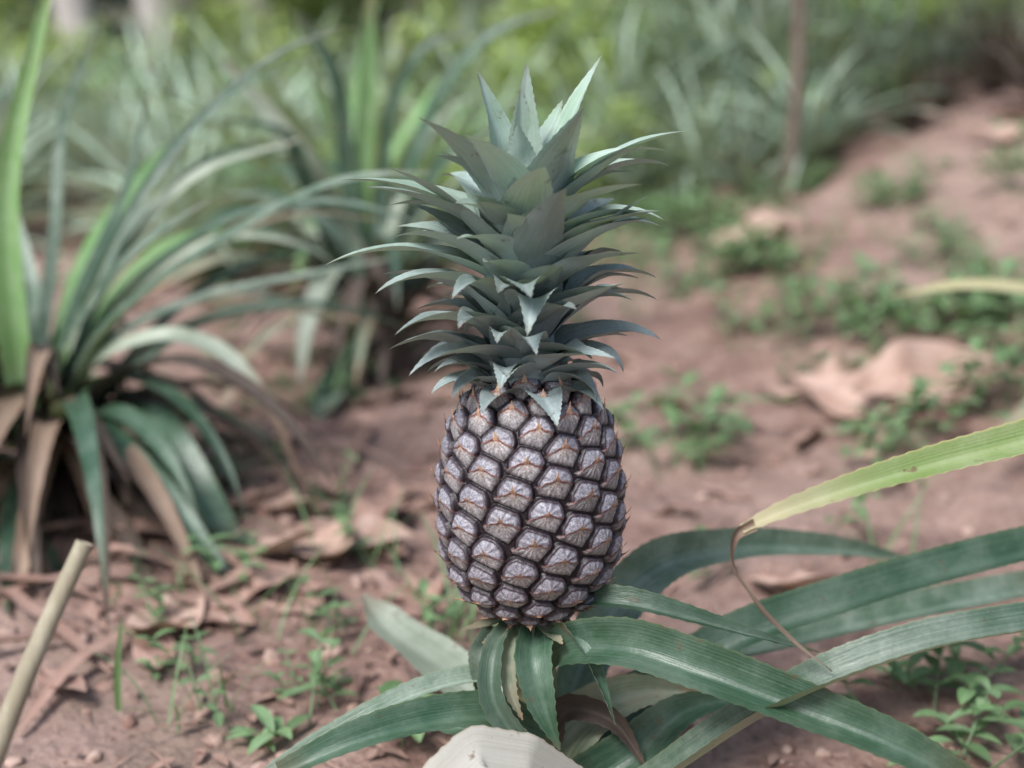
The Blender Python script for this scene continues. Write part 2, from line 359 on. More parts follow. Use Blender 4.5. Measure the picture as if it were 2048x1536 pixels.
            rows[2].append(sp0+nrm[k]*(.25+hh*.55)*1e-3+bb[k]*hh*.80e-3+t[k]*(bend*(spike/sl)-xx*.6*(spike/sl))*1e-3)
            cb=C(.52,.34,.23) if spike>1.2 else C(.24,.105,.08)
            ct=C(.48,.25,.15) if spike>1.2 else C(.33,.125,.095)
            cols[0].append([*(cb*.8),0]);cols[1].append([*cb,0]);cols[2].append([*ct,0])
        vv=np.array(rows).reshape(-1,3);cc=np.array(cols).reshape(-1,4);n=len(xs)
        ii=np.arange(3*n).reshape(3,n);ff=np.stack([ii[:-1,:-1],ii[:-1,1:],ii[1:,1:],ii[1:,:-1]],-1).reshape(-1,4)
        mb.add(vv,ff,cc)
    for i2 in range(len(mb.v)): mb.v[i2]=mb.v[i2]+FC
    return mb
plant=mkobj('pineapple_plant',None,loc=tuple(BASE),label='pineapple plant bearing one unripe grey purple fruit on a short stalk',cat='pineapple plant')
me=fruit().mesh('pineapple_fruit',M['fruit'],origin=FC,attr='rind')
fr=mkobj('pineapple_fruit',me,loc=tuple(FC-BASE),parent=plant)

# crown
def wprof(s,b=.8,p=2.3,q=.9): return (b+(1-b)*np.clip(s/.22,0,1))*(1-s**p)**q
mb=MB();CO=np.array([-.004,0,0]);NC=98
for i in range(NC):
    t=i/(NC-1)
    az=i*2.399963+1.0+random.gauss(0,.2)
    z0=.287+.087*t**1.25+random.gauss(0,.0025)
    th0=np.interp(t,[0,.15,.3,.6,1],[20,32,42,50,60])+random.gauss(0,9)
    th1=np.interp(t,[0,.15,.3,.6,1],[-62,-42,-30,-14,10])+random.gauss(0,16)
    L=np.interp(t,[0,.12,.3,.5,.8,1],[.031,.044,.062,.080,.094,.090])*random.uniform(.78,1.16)
    w=np.interp(t,[0,.3,.6,1],[.025,.032,.040,.046])*random.uniform(.85,1.12)
    r0=np.interp(t,[0,.25,1],[.029,.022,.008])
    n=46;C,sd=arch(CO+[0,0,z0],az,th0,th1,L,n,r0-.006,1.45,random.gauss(0,.3))
    ribbon(mb,C,w*wprof(np.linspace(0,1,n),.95,1.6,1.05),side=sd,nx=8,fold=.44,tooth=.0005,H=np.clip((t-.35)*1.5,0,1),wob=.05,twist=random.gauss(0,.2))
for az,th0,th1,L,w,z0,r0,H in [(150,76,70,.090,.052,.382,.008,1),(112,86,84,.070,.026,.390,.003,1),(-55,72,50,.098,.056,.364,.012,.95),
     (-140,64,28,.100,.056,.372,.011,1),(24,70,60,.104,.040,.382,.008,1),(3,54,4,.108,.032,.380,.010,1),(80,86,84,.085,.028,.388,.004,1),
     (-14,56,24,.084,.040,.374,.010,.9),(176,44,-4,.110,.038,.366,.010,.9),(-100,80,60,.060,.034,.384,.006,1),(60,68,45,.080,.03,.384,.006,1),
     (200,50,4,.102,.040,.358,.010,.8),(-22,46,6,.086,.040,.354,.010,.8),(186,36,-26,.112,.034,.345,.012,.7),(-82,70,20,.075,.046,.345,.012,.6),(-118,68,20,.075,.046,.352,.012,.7),(-70,66,10,.062,.042,.328,.014,.4),(-112,64,0,.062,.042,.335,.014,.4)]:
    n=56;C,sd=arch(CO+[0,0,z0],rad(az),th0,th1,L,n,r0-.003,1.2)
    ribbon(mb,C,w*wprof(np.linspace(0,1,n),.92,1.5,1.0),side=sd,nx=8,fold=.36,tooth=.0006,H=H,wob=.04)
tube(mb,[CO+[0,0,z] for z in (.27,.3,.34,.38,.40)],[.022,.02,.015,.010,.003],14,.4)
crown=mkobj('crown',mb.mesh('crown',M['crown'],origin=FC),parent=fr)

mb=MB();tube(mb,[BASE+[0,0,z] for z in (-.04,.02,.08,.12,.155)],[.018,.016,.013,.012,.016],16,.5)
mkobj('stalk',mb.mesh('stalk',M['stalk'],origin=BASE),parent=plant)
mb=MB()
for i in range(13):
    C,sd=arch((.000,0,.150-.0006*i),i*2.4+.3,-15,-75 if i%2 else 5,.026+.012*random.random(),24,.012,1)
    ribbon(mb,C,.013*wprof(np.linspace(0,1,24)),side=sd,nx=4,fold=.3,tooth=.0005,R=random.random())
mkobj('bract',mb.mesh('bract',M['half'],origin=BASE),parent=plant)

PXM=1/2813.
def sleaf(pts,widths,parent,origin,mat,pre=None,name='leaf',n=None,lin=False,ws=1.,**k):
    P=[site(*p) for p in pts];W=[w*p[2]*1.05*PXM*ws for w,p in zip(widths,pts)]
    if pre:
        P=[np.array(q[:3]) for q in pre]+P;W=[q[3] for q in pre]+W
    L=sum(np.linalg.norm(P[i+1]-P[i]) for i in range(len(P)-1))
    n=n or int(min(200,max(40,L/.0028)))
    C,d=catmull(P,n,lin);Wn=np.interp(np.linspace(0,1,n),d,W)
    ker=np.hanning(9);ker/=ker.sum();Wn=np.convolve(np.pad(Wn,4,mode='edge'),ker,'valid')
    mb=MB();ribbon(mb,C,Wn,**k)
    return mkobj(name,mb.mesh(name,mat,origin=origin),parent=parent)
kw=dict(fold=.85,tooth=.0006,nx=10,wob=.03)
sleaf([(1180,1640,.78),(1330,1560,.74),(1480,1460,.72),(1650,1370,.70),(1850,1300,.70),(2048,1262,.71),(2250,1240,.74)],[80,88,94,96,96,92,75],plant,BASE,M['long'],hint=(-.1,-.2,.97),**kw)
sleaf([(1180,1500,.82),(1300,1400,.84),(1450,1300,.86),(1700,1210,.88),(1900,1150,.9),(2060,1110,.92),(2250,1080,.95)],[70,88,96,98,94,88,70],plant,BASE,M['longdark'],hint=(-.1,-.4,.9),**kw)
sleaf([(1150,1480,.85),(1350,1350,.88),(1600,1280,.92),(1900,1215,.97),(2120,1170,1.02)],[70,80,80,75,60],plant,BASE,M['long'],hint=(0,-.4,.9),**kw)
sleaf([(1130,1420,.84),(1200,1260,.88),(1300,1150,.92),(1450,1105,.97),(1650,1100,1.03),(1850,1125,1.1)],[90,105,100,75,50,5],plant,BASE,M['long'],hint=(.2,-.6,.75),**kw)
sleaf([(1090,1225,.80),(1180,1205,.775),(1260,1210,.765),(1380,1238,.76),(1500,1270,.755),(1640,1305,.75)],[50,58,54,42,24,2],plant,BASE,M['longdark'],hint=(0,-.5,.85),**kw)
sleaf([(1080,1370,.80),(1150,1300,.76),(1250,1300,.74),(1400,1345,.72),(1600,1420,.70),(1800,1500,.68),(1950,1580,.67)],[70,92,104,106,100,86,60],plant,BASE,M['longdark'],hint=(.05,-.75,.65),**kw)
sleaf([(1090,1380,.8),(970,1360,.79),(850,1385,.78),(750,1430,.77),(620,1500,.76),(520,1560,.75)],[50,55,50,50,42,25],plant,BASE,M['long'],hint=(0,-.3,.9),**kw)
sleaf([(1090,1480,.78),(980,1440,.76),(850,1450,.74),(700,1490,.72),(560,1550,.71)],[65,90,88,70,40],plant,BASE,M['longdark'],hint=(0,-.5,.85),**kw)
sleaf([(1060,1450,.86),(950,1385,.9),(850,1310,.95),(760,1235,1.0),(725,1190,1.01)],[110,125,110,75,5],plant,BASE,M['ghost'],hint=(.3,-.6,.7),fold=.4,tooth=.0005,nx=8,wob=.05)
kn=dict(fold=.8,tooth=.0007,nx=10,wob=.04)
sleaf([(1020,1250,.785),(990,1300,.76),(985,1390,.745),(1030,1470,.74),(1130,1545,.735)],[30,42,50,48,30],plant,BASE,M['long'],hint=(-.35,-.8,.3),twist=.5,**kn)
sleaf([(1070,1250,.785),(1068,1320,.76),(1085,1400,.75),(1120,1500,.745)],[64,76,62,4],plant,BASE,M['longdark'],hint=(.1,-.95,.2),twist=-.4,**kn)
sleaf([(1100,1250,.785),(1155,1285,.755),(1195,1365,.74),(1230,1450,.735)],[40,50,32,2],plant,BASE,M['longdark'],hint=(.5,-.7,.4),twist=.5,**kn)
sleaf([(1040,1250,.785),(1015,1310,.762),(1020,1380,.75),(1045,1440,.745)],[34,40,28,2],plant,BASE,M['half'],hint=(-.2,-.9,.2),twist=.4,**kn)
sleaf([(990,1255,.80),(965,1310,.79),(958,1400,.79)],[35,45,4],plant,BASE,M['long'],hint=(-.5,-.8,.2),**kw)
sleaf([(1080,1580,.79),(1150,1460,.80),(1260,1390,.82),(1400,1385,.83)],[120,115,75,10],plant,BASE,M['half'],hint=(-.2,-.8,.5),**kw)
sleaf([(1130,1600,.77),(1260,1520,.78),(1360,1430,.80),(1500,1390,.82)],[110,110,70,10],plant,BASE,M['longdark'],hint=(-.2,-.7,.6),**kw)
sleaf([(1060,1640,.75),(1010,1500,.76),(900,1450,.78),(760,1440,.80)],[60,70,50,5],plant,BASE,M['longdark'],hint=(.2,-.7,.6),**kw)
sleaf([(1090,1500,.80),(1140,1420,.79),(1220,1440,.78),(1290,1530,.77)],[50,56,44,4],plant,BASE,M['darkdry'],hint=(0,-.8,.6),**kw)
sleaf([(1250,1640,.72),(1060,1515,.685),(955,1500,.675),(885,1565,.66),(835,1690,.65)],[85,100,104,104,90],plant,BASE,M['pale'],hint=(.1,-.62,.76),fold=.14,tooth=.0006,nx=8,wob=.03,lin=True,R=.5)

NB=np.array([.62,.12,gz(.62,.12)])
npl=mkobj('pineapple_plant',None,loc=tuple(NB),label='pineapple plant with a yellowing leaf withered to a curled brown tip',cat='pineapple plant')
sleaf([(2400,830,.80),(2200,845,.76),(2048,885,.74),(1850,935,.72),(1650,995,.70),(1540,1035,.69),(1485,1060,.69)],[88,84,78,66,48,34,16],npl,NB,M['yellow'],pre=[(NB[0],NB[1],NB[2],.03),(.56,.08,.16,.03)],hint=(0,-.6,.8),fold=.6,tooth=.0006,nx=10,wob=.04)
sleaf([(1510,1048,.69),(1472,1066,.69),(1460,1110,.69),(1500,1190,.69),(1590,1280,.70),(1665,1342,.70)],[26,20,12,11,10,5],npl,NB,M['dry'],name='withered_tip',hint=(0,-.9,.3),fold=.8,nx=4,twist=5.,wob=.2)
for i in range(14):
    az=i*2.4+.4
    L=.38;C,sd=arch(NB+[0,0,.02],az,62,-25,L,40,.015,1.2)
    if (C[:,0]<.36).any(): continue
    mb=MB();ribbon(mb,C,.032*wprof(np.linspace(0,1,40)),side=sd,fold=.4,tooth=.0006);mkobj('leaf',mb.mesh('leaf',M['long'],origin=NB),parent=npl)
NC3=site(2250,760,1.6);NC3[2]=gz(NC3[0],NC3[1])
q3=mkobj('pineapple_plant',None,loc=tuple(NC3),label='small pineapple plant with a pale yellow outer leaf on the bank',cat='pineapple plant')
sleaf([(2200,640,1.58),(2120,594,1.58),(2048,580,1.57),(1920,572,1.56),(1790,592,1.55)],[36,40,38,30,6],q3,NC3,M['strap'],pre=[(*NC3,.03)],hint=(0,-.5,.85),fold=.3,n=50,nx=4)
sleaf([(2220,640,1.6),(2150,690,1.55),(2090,780,1.5),(2020,850,1.45),(1960,880,1.4)],[40,44,36,26,6],q3,NC3,M['half'],pre=[(*NC3,.03)],hint=(0,-.5,.85),fold=.3,n=50,nx=4)

# ---------------------------------------------------------------- two nearby plants
def randleaves(o,B,count,mats,Lr,thr,names='leaf',w=.026,th1=(-50,-5),seed=1,azr=None,zr=.04):
    rs=random.Random(seed)
    for i in range(count):
        az=(i*2.4+rs.random()) if azr is None else rad(rs.uniform(*azr))
        L=rs.uniform(*Lr);C,sd=arch(B+[0,0,.01+zr*i/count],az,rs.uniform(*thr),rs.uniform(*th1),L,36,.012,1.3,rs.gauss(0,.25))
        C[:,2]=np.maximum(C[:,2],terrain(C[:,0],C[:,1])+.006)
        mb=MB();ribbon(mb,C,w*wprof(np.linspace(0,1,36)),side=sd,fold=.4,tooth=.0006,R=rs.random(),twist=rs.gauss(0,.4),nx=6)
        mkobj(names,mb.mesh(names,rs.choice(mats),origin=B),parent=o)
def stem(o,B,h):
    mb=MB();tube(mb,[B+[0,0,z*h] for z in (-.3,.2,.6,1.)],[.045,.042,.036,.02],12);mkobj('stalk',mb.mesh('stalk',M['darkdry'],origin=B),parent=o)
B1=site(110,965,1.5);B1[2]=gz(B1[0],B1[1])
p1=mkobj('pineapple_plant',None,loc=tuple(B1),label='tall pineapple plant without fruit, long arching leaves and withered skirt',cat='pineapple plant')
k1=dict(parent=p1,origin=B1,fold=.45,tooth=.0006,nx=6,wob=.03,n=70,ws=.76)
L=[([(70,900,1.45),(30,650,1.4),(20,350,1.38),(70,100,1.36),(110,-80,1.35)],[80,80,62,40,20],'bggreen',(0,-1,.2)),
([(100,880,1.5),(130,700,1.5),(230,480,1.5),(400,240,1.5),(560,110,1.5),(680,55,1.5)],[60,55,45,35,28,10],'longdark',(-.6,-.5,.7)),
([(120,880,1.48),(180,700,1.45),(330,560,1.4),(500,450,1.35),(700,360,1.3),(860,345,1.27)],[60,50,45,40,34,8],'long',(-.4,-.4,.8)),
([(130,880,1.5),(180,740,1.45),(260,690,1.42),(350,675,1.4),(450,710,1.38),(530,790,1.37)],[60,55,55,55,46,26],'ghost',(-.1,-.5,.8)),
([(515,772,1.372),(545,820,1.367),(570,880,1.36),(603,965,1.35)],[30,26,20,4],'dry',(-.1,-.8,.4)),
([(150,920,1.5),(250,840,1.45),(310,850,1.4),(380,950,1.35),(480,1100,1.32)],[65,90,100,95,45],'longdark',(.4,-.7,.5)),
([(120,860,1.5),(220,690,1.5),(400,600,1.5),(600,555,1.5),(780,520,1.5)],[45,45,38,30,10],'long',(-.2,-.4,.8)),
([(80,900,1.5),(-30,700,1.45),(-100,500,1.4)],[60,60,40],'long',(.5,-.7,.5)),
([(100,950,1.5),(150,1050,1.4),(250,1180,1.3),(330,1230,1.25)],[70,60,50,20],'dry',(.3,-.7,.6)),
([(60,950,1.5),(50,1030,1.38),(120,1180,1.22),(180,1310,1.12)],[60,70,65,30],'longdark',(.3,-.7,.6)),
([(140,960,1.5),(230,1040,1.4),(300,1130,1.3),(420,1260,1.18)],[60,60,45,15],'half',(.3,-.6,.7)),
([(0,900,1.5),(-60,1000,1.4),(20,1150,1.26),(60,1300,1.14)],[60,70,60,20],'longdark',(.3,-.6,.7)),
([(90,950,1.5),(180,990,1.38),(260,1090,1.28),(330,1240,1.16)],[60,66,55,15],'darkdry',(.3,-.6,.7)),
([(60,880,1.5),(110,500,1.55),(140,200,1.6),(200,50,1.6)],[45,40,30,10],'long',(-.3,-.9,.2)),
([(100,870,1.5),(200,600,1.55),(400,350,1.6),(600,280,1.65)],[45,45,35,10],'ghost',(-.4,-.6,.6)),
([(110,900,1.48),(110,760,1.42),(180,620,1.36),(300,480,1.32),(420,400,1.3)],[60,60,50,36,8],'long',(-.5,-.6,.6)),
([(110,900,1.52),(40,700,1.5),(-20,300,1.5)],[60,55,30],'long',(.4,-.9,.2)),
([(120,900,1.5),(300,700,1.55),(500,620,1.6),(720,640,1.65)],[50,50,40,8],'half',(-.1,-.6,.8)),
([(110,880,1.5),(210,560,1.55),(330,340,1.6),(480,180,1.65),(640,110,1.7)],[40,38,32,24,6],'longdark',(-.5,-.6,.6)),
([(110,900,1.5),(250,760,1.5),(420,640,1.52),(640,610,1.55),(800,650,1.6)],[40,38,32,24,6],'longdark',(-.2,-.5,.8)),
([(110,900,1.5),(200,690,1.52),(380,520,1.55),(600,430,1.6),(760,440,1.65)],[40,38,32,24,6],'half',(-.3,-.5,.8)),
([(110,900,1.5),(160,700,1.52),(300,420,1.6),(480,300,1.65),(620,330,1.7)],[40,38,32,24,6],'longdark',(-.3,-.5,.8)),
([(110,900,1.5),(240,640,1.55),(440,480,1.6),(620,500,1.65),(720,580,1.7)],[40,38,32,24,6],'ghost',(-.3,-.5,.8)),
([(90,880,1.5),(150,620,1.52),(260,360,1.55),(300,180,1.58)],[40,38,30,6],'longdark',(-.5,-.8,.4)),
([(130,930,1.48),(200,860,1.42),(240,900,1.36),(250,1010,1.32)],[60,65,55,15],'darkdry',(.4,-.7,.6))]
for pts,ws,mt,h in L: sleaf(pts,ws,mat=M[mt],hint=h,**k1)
stem(p1,B1,.13)
randleaves(p1,B1,10,[M['bggreen'],M['longdark'],M['long']],(.4,.65),(45,80),seed=3,azr=(0,200),zr=.12)
randleaves(p1,B1,30,[M['darkdry'],M['darkdry'],M['longdark']],(.14,.28),(0,60),th1=(-88,-50),seed=4,zr=.13)
randleaves(p1,B1,32,[M['darkdry'],M['darkdry'],M['dry'],M['half']],(.2,.38),(5,50),th1=(-80,-40),seed=9,zr=.12,azr=(-170,20),w=.028)
randleaves(p1,B1,26,[M['darkdry'],M['longdark'],M['dry'],M['darkdry']],(.34,.52),(5,55),th1=(-75,-45),seed=29,zr=.12,azr=(-150,-30),w=.03)

B2=site(760,725,2.15);B2[2]=gz(B2[0],B2[1])
p2=mkobj('pineapple_plant',None,loc=tuple(B2),label='pineapple plant with arching grey green leaves and dark withered base',cat='pineapple plant')
k2=dict(parent=p2,origin=B2,fold=.45,tooth=.0006,nx=6,wob=.03,n=60,ws=.82)
L=[([(750,690,2.15),(700,480,2.15),(620,330,2.1),(540,230,2.1),(450,120,2.1)],[60,60,55,45,10],'ghost',(-.3,-.9,.4)),
([(745,690,2.15),(720,450,2.2),(735,200,2.2),(740,-20,2.2)],[50,50,45,20],'bggreen',(0,-1,.1)),
([(760,690,2.15),(770,400,2.2),(800,180,2.2),(860,90,2.2),(940,70,2.2)],[40,38,34,28,10],'longdark',(-.5,-.7,.4)),
([(740,690,2.15),(640,420,2.1),(560,270,2.05),(440,240,2.0)],[50,45,40,15],'longdark',(-.3,-.6,.7)),
([(720,690,2.15),(650,570,2.0),(620,640,1.95),(600,760,1.9)],[60,60,50,15],'ghost',(-.3,-.9,.4)),
([(740,720,2.15),(690,760,2.0),(650,830,1.9),(620,920,1.75)],[60,65,60,30],'long',(-.3,-.9,.4)),
([(730,690,2.15),(600,480,2.1),(480,420,2.0),(380,470,1.95)],[50,45,40,15],'longdark',(-.2,-.5,.8)),
([(760,700,2.15),(900,450,2.2),(1000,300,2.3),(1150,280,2.4)],[50,45,35,10],'long',(.2,-.5,.8)),
([(720,690,2.15),(690,500,2.1),(560,400,2.05),(420,390,2.0)],[50,50,40,10],'long',(-.2,-.5,.8)),
([(740,690,2.15),(700,350,2.2),(660,120,2.2),(590,20,2.2)],[50,45,35,10],'longdark',(-.3,-.9,.2)),
([(740,700,2.15),(600,560,2.1),(450,520,2.0),(300,580,1.95)],[50,50,40,10],'half',(-.2,-.5,.8)),
([(750,690,2.15),(820,350,2.2),(900,160,2.2),(1000,60,2.2),(1120,20,2.2)],[44,42,34,28,6],'longdark',(-.4,-.7,.5)),
([(780,690,2.15),(830,450,2.2),(880,330,2.2),(1000,250,2.2)],[50,45,35,10],'longdark',(-.3,-.9,.2))]
for pts,ws,mt,h in L: sleaf(pts,ws,mat=M[mt],hint=h,**k2)
stem(p2,B2,.2)
randleaves(p2,B2,20,[M['long'],M['longdark'],M['ghost']],(.35,.65),(40,80),seed=5,azr=(-20,220),zr=.15)
randleaves(p2,B2,38,[M['darkdry'],M['darkdry'],M['longdark']],(.16,.36),(0,60),th1=(-88,-50),seed=6,zr=.18)
randleaves(p2,B2,12,[M['dry'],M['longdark'],M['half']],(.25,.45),(20,60),th1=(-85,-40),seed=16,zr=.15)

# ---------------------------------------------------------------- field of further plants
def rosette(seed,mat,nl=26,Lr=(.4,.75)):
    rs=random.Random(seed);mb=MB()
    for i in range(nl):
        t=i/nl;C,sd=arch((0,0,.02+.05*t),i*2.4+rs.random()*.4,np.interp(t,[0,1],[30,84])+rs.gauss(0,5),np.interp(t,[0,1],[-50,40])+rs.gauss(0,12),rs.uniform(*Lr),18,.012,1.2,rs.gauss(0,.2))
        C[:,2]=np.maximum(C[:,2],.01)
        ribbon(mb,C,.030*wprof(np.linspace(0,1,18)),side=sd,nx=2,fold=.4,R=rs.random(),twist=rs.gauss(0,.3))
    return mb.mesh('field_plant',mat)
ros=[rosette(11,M['bgleaf'],46),rosette(12,M['bgleaf'],54),rosette(13,M['bggreen'],42),rosette(14,M['long'],42),rosette(15,M['half'],34),rosette(16,M['darkdry'],34,(.3,.5)),rosette(17,M['longdark'],42)]
rs=random.Random(5);spots=[]
def fieldplant(x,y,i,s):
    spots.append((x,y));mkobj('pineapple_plant',ros[i],loc=(x,y,gz(x,y)-.01),rot=(rs.gauss(0,.06),rs.gauss(0,.06),rs.random()*6.28),scale=s,
      label=('fresh green ' if i==2 else 'partly withered ' if i==4 else 'fallen rotting ' if i==5 else 'dark green ' if i==6 else 'grey green ')+'spiky pineapple plant growing in red soil',cat='pineapple plant',group='pineapple plants growing across the plot')
for px,py,i,s in [(250,440,0,.8),(60,400,1,.8),(430,470,1,.8),(330,350,0,1),(150,320,2,1),(520,400,0,.9),(560,500,3,.65),(640,420,1,.8),(880,430,2,.7),(960,380,0,.8),(1150,400,1,.6),(1060,440,2,.6),(1250,330,0,.8),(1340,300,6,.8),
   (1430,280,6,.8),(1530,250,0,.85),(1620,210,3,.8),(1340,200,0,.9),(1450,170,6,.9),(1700,150,2,.7),(1560,130,4,.9),(1830,90,3,.7),(1960,70,2,.7),(2060,60,1,.7),(1760,60,6,.9),(1650,60,0,.9),(1900,20,0,.9),(2030,0,2,.9),(1270,430,6,.55),(1400,380,1,.55),(1490,400,3,.42),(1520,330,6,.6),(1620,330,0,.5),(1700,280,6,.5),(1780,210,3,.55),(1860,190,6,.45),(1980,190,5,.55),(2080,230,5,.55),(1880,230,5,.35),(1820,270,5,.3),(1930,150,3,.5),(2040,140,4,.5),(-60,520,1,.7)]:
    c=groundpt(px,py)
    if c is not None: fieldplant(c[0],c[1],i,s)
for _ in range(9000):
    if len(spots)>=205: break
    y=rs.uniform(2.2,9.5);x=rs.uniform(-.45*(y+.8)-.3,.40*(y+.8)+.3)
    bx=(x-CX)/(y+.8)
    if y<2.8 and bx>-.1: continue
    if bx>.06 and y<3.0+ (bx-.06)*8: continue
    if bx<-.26 and y<2.8: continue
    if any((x-a)**2+(y-b)**2<(.27+.02*y)**2 for a,b in spots): continue
    if (x-B2[0])**2+(y-B2[1])**2<.4**2: continue
    fieldplant(x,y,rs.choice([0,0,1,1,2,3,4,6]),rs.uniform(.7,1.15))

def leafcloud(seed,mat,n,rx,rz,ls,stems=True,asp=.45,name='shrub'):
    rs=random.Random(seed);mb=MB();cl=[(rs.gauss(0,rx*.4),rs.gauss(0,rx*.4),rs.uniform(.15,1)*rz,rs.uniform(.25,.5)*rx) for _ in range(11)]
    for i in range(n):
        c=rs.choice(cl);d=Vector((rs.gauss(0,1),rs.gauss(0,1),rs.gauss(0,.8))).normalized()*c[3]*rs.random()**.4
        p=np.array([c[0]+d.x,c[1]+d.y,max(.01,c[2]+d.z)]);C,sd=arch(p,rs.random()*6.28,rs.uniform(-10,60),rs.uniform(-60,10),ls*rs.uniform(.6,1.3),5,0)
        s=np.linspace(0,1,5);ribbon(mb,C,ls*asp*np.sin(np.pi*np.clip(s*.93+.05,0,1)),side=sd,nx=2,fold=.2,R=rs.random())
    if stems:
        for c in cl: tube(mb,[(0,0,-.03),(c[0]*.5,c[1]*.5,c[2]*.6),(c[0],c[1],c[2])],[.012*rz,.008*rz,.004*rz],5,.1)
    return mb.mesh(name,mat)
sh=[leafcloud(21,M['shrub'],900,.42,.55,.07),leafcloud(22,M['shrub'],900,.5,.7,.08),leafcloud(23,M['weed'],600,.45,.4,.08),leafcloud(24,M['dark'],1000,.7,1.3,.12)]
cl_=[leafcloud(25,M['weed'],60,.15,.07,.042,name='weed_clump'),leafcloud(26,M['weed'],55,.13,.09,.038,name='weed_clump'),leafcloud(27,M['weed'],80,.15,.08,.05,name='weed_clump')]
def shrub(x,y,i,s): mkobj('shrub',sh[i],loc=(x,y,gz(x,y)-.02),rot=(0,0,rs.random()*6.28),scale=s,label=('dark green bushy shrub at the forest edge' if i==3 else 'low leafy bright green shrub growing among pineapple plants'),cat='shrub',group='leafy shrubs around the plot')
for a,b,i,s in [(0.0,3.5,0,.6),(.1,4.0,0,.8),(.5,4.4,1,.8),(-.3,4.4,0,.8),(.25,5.2,1,1.),(-.9,4.8,0,.8),(-1.8,4.6,1,.7),(-1.3,6.,1,.9),(.9,5.0,0,.8),(1.3,4.5,0,.6),(1.8,5.4,1,.8),(2.4,4.9,0,.6),(-2.4,5.8,0,.9),(2.1,6.4,0,.9),(0.9,6.4,1,1.),(-.4,6.6,0,1.),(-3,7,1,1.1),(1.1,3.6,2,.4),(.75,3.2,2,.35),(1.7,3.9,2,.45),(2.0,4.3,2,.4),(-.5,3.1,0,.35),(-.8,3.5,0,.4)]: shrub(a,b,i,s)
for px,py,i,s in [(880,510,0,.34),(960,470,0,.36),(1180,440,0,.34),(1250,370,0,.36),(1200,300,0,.5),(500,500,0,.28),(400,560,2,.22),(620,560,2,.25),(1560,280,0,.30),(1700,230,2,.3),(1850,130,0,.35),(2000,90,0,.4),(1400,240,0,.35),(1750,90,0,.45),(300,500,0,.25),
   (1320,450,2,.2),(1380,360,2,.22),(1480,330,2,.24),(1620,380,2,.18),(1800,250,2,.2),(1300,360,2,.24)]:
    c=groundpt(px,py)
    if c is not None: shrub(c[0],c[1],i,s)
for i in range(40):
    y=rs.uniform(7.,12);x=rs.uniform(-.5*y,.5*y);shrub(x,y,3 if (rs.random()<.5 or x<-1.6) else rs.choice([0,1]),rs.uniform(.8,1.3))
for px,py,n,sp in [(1960,620,9,.17),(1880,680,6,.16),(2030,740,7,.14),(1350,450,5,.15),(1450,440,6,.18),(1560,440,5,.2),(1300,490,4,.12),(1680,420,5,.2),(1820,370,4,.25),(1900,430,3,.2),(1730,480,4,.2),(1680,640,2,.08),(1500,680,1,.04),(1400,900,1,.02),(1850,880,2,.1)]:
    c=groundpt(px,py)
    for k in range(n):
        x=c[0]+rs.gauss(0,sp);y=c[1]+rs.gauss(0,sp)
        mkobj('weed_clump',rs.choice(cl_),loc=(x,y,gz(x,y)-.005),rot=(0,0,rs.random()*6.28),scale=rs.uniform(.4,.85),label='low spreading clump of leafy green weeds on soil',cat='weed',group='weed clumps on the bank')
def tree(seed,bark,lean):
    rs=random.Random(seed);tb=MB();H=4.5
    top=np.array([lean*H,rs.uniform(-.2,.2),H]);tube(tb,[(0,0,-.2),(lean*.8,0,1),(lean*2.1,.05,2.4),tuple(top)],[.11,.085,.07,.03],10)
    ends=[top]
    for i in range(8):
        t=.5+.06*i;b=top*t;a=i*2.4;e=b+np.array([math.cos(a)*1.2,math.sin(a)*1.2,.9]);tube(tb,[b,(b+e)/2+[0,0,.1],e],[.035,.025,.01],6);ends.append(e)
    cb=MB()
    for i in range(1300):
        e=rs.choice(ends);d=Vector((rs.gauss(0,1),rs.gauss(0,1),rs.gauss(0,.7)))*.38;p=e+np.array(d)
        C,sd=arch(p,rs.random()*6.28,rs.uniform(-10,50),rs.uniform(-60,0),.2*rs.uniform(.6,1.2),5,0);s=np.linspace(0,1,5)
        ribbon(cb,C,.09*np.sin(np.pi*np.clip(s*.93+.05,0,1)),side=sd,nx=2,fold=.2,R=rs.random())
    return tb.mesh('trunk',bark),cb.mesh('crown',M['dark'])
tr=[tree(31,M['palebark'],-.3),tree(32,M['bark'],.05),tree(33,M['palebark'],-.18)]
tp=[(-1.55,6.2,0),(-1.15,6.6,0),(-1.95,6.0,2),(.55,6.9,1),(.75,9,1),(-3.4,8,1),(-.4,10.5,1),(2.6,9,2),(-2.4,10.5,2),(3.9,7.8,1),(-4.6,11,1),(1.5,11.5,2),(3.4,11.5,1),(-1.2,12.5,1)]
for x,y,i in tp:
    o=mkobj('tree',None,loc=(x,y,gz(x,y)),rot=(0,0,rs.gauss(0,.25)),label=('pale leaning slender tree beyond the pineapple rows' if i!=1 else 'straight brown trunked tree beyond the pineapple rows'),cat='tree',group='trees behind the plot')
    mkobj('trunk',tr[i][0],parent=o);mkobj('crown',tr[i][1],parent=o)
q=groundpt(1575,400)
if q is not None:
    o=mkobj('sapling',None,loc=tuple(q),label='thin bare brown sapling stem rising from weedy soil',cat='sapling')
    mb=MB();tube(mb,[(0,0,-.03),(.01,0,.3),(-.01,0,.7),(.02,0,1.3),(0,0,2.)],[.015,.014,.013,.010,.005],8);mkobj('trunk',mb.mesh('trunk',M['bark']),parent=o)
    mb=MB()
    for i in range(160):
        C,sd=arch((rs.gauss(0,.25),rs.gauss(0,.25),rs.uniform(1.2,2.2)),rs.random()*6.28,20,-30,.1,5,0);ribbon(mb,C,.04*np.sin(np.pi*np.linspace(.05,.98,5)),side=sd,nx=2)
    mkobj('crown',mb.mesh('crown',M['weed']),parent=o)
mb=MB()
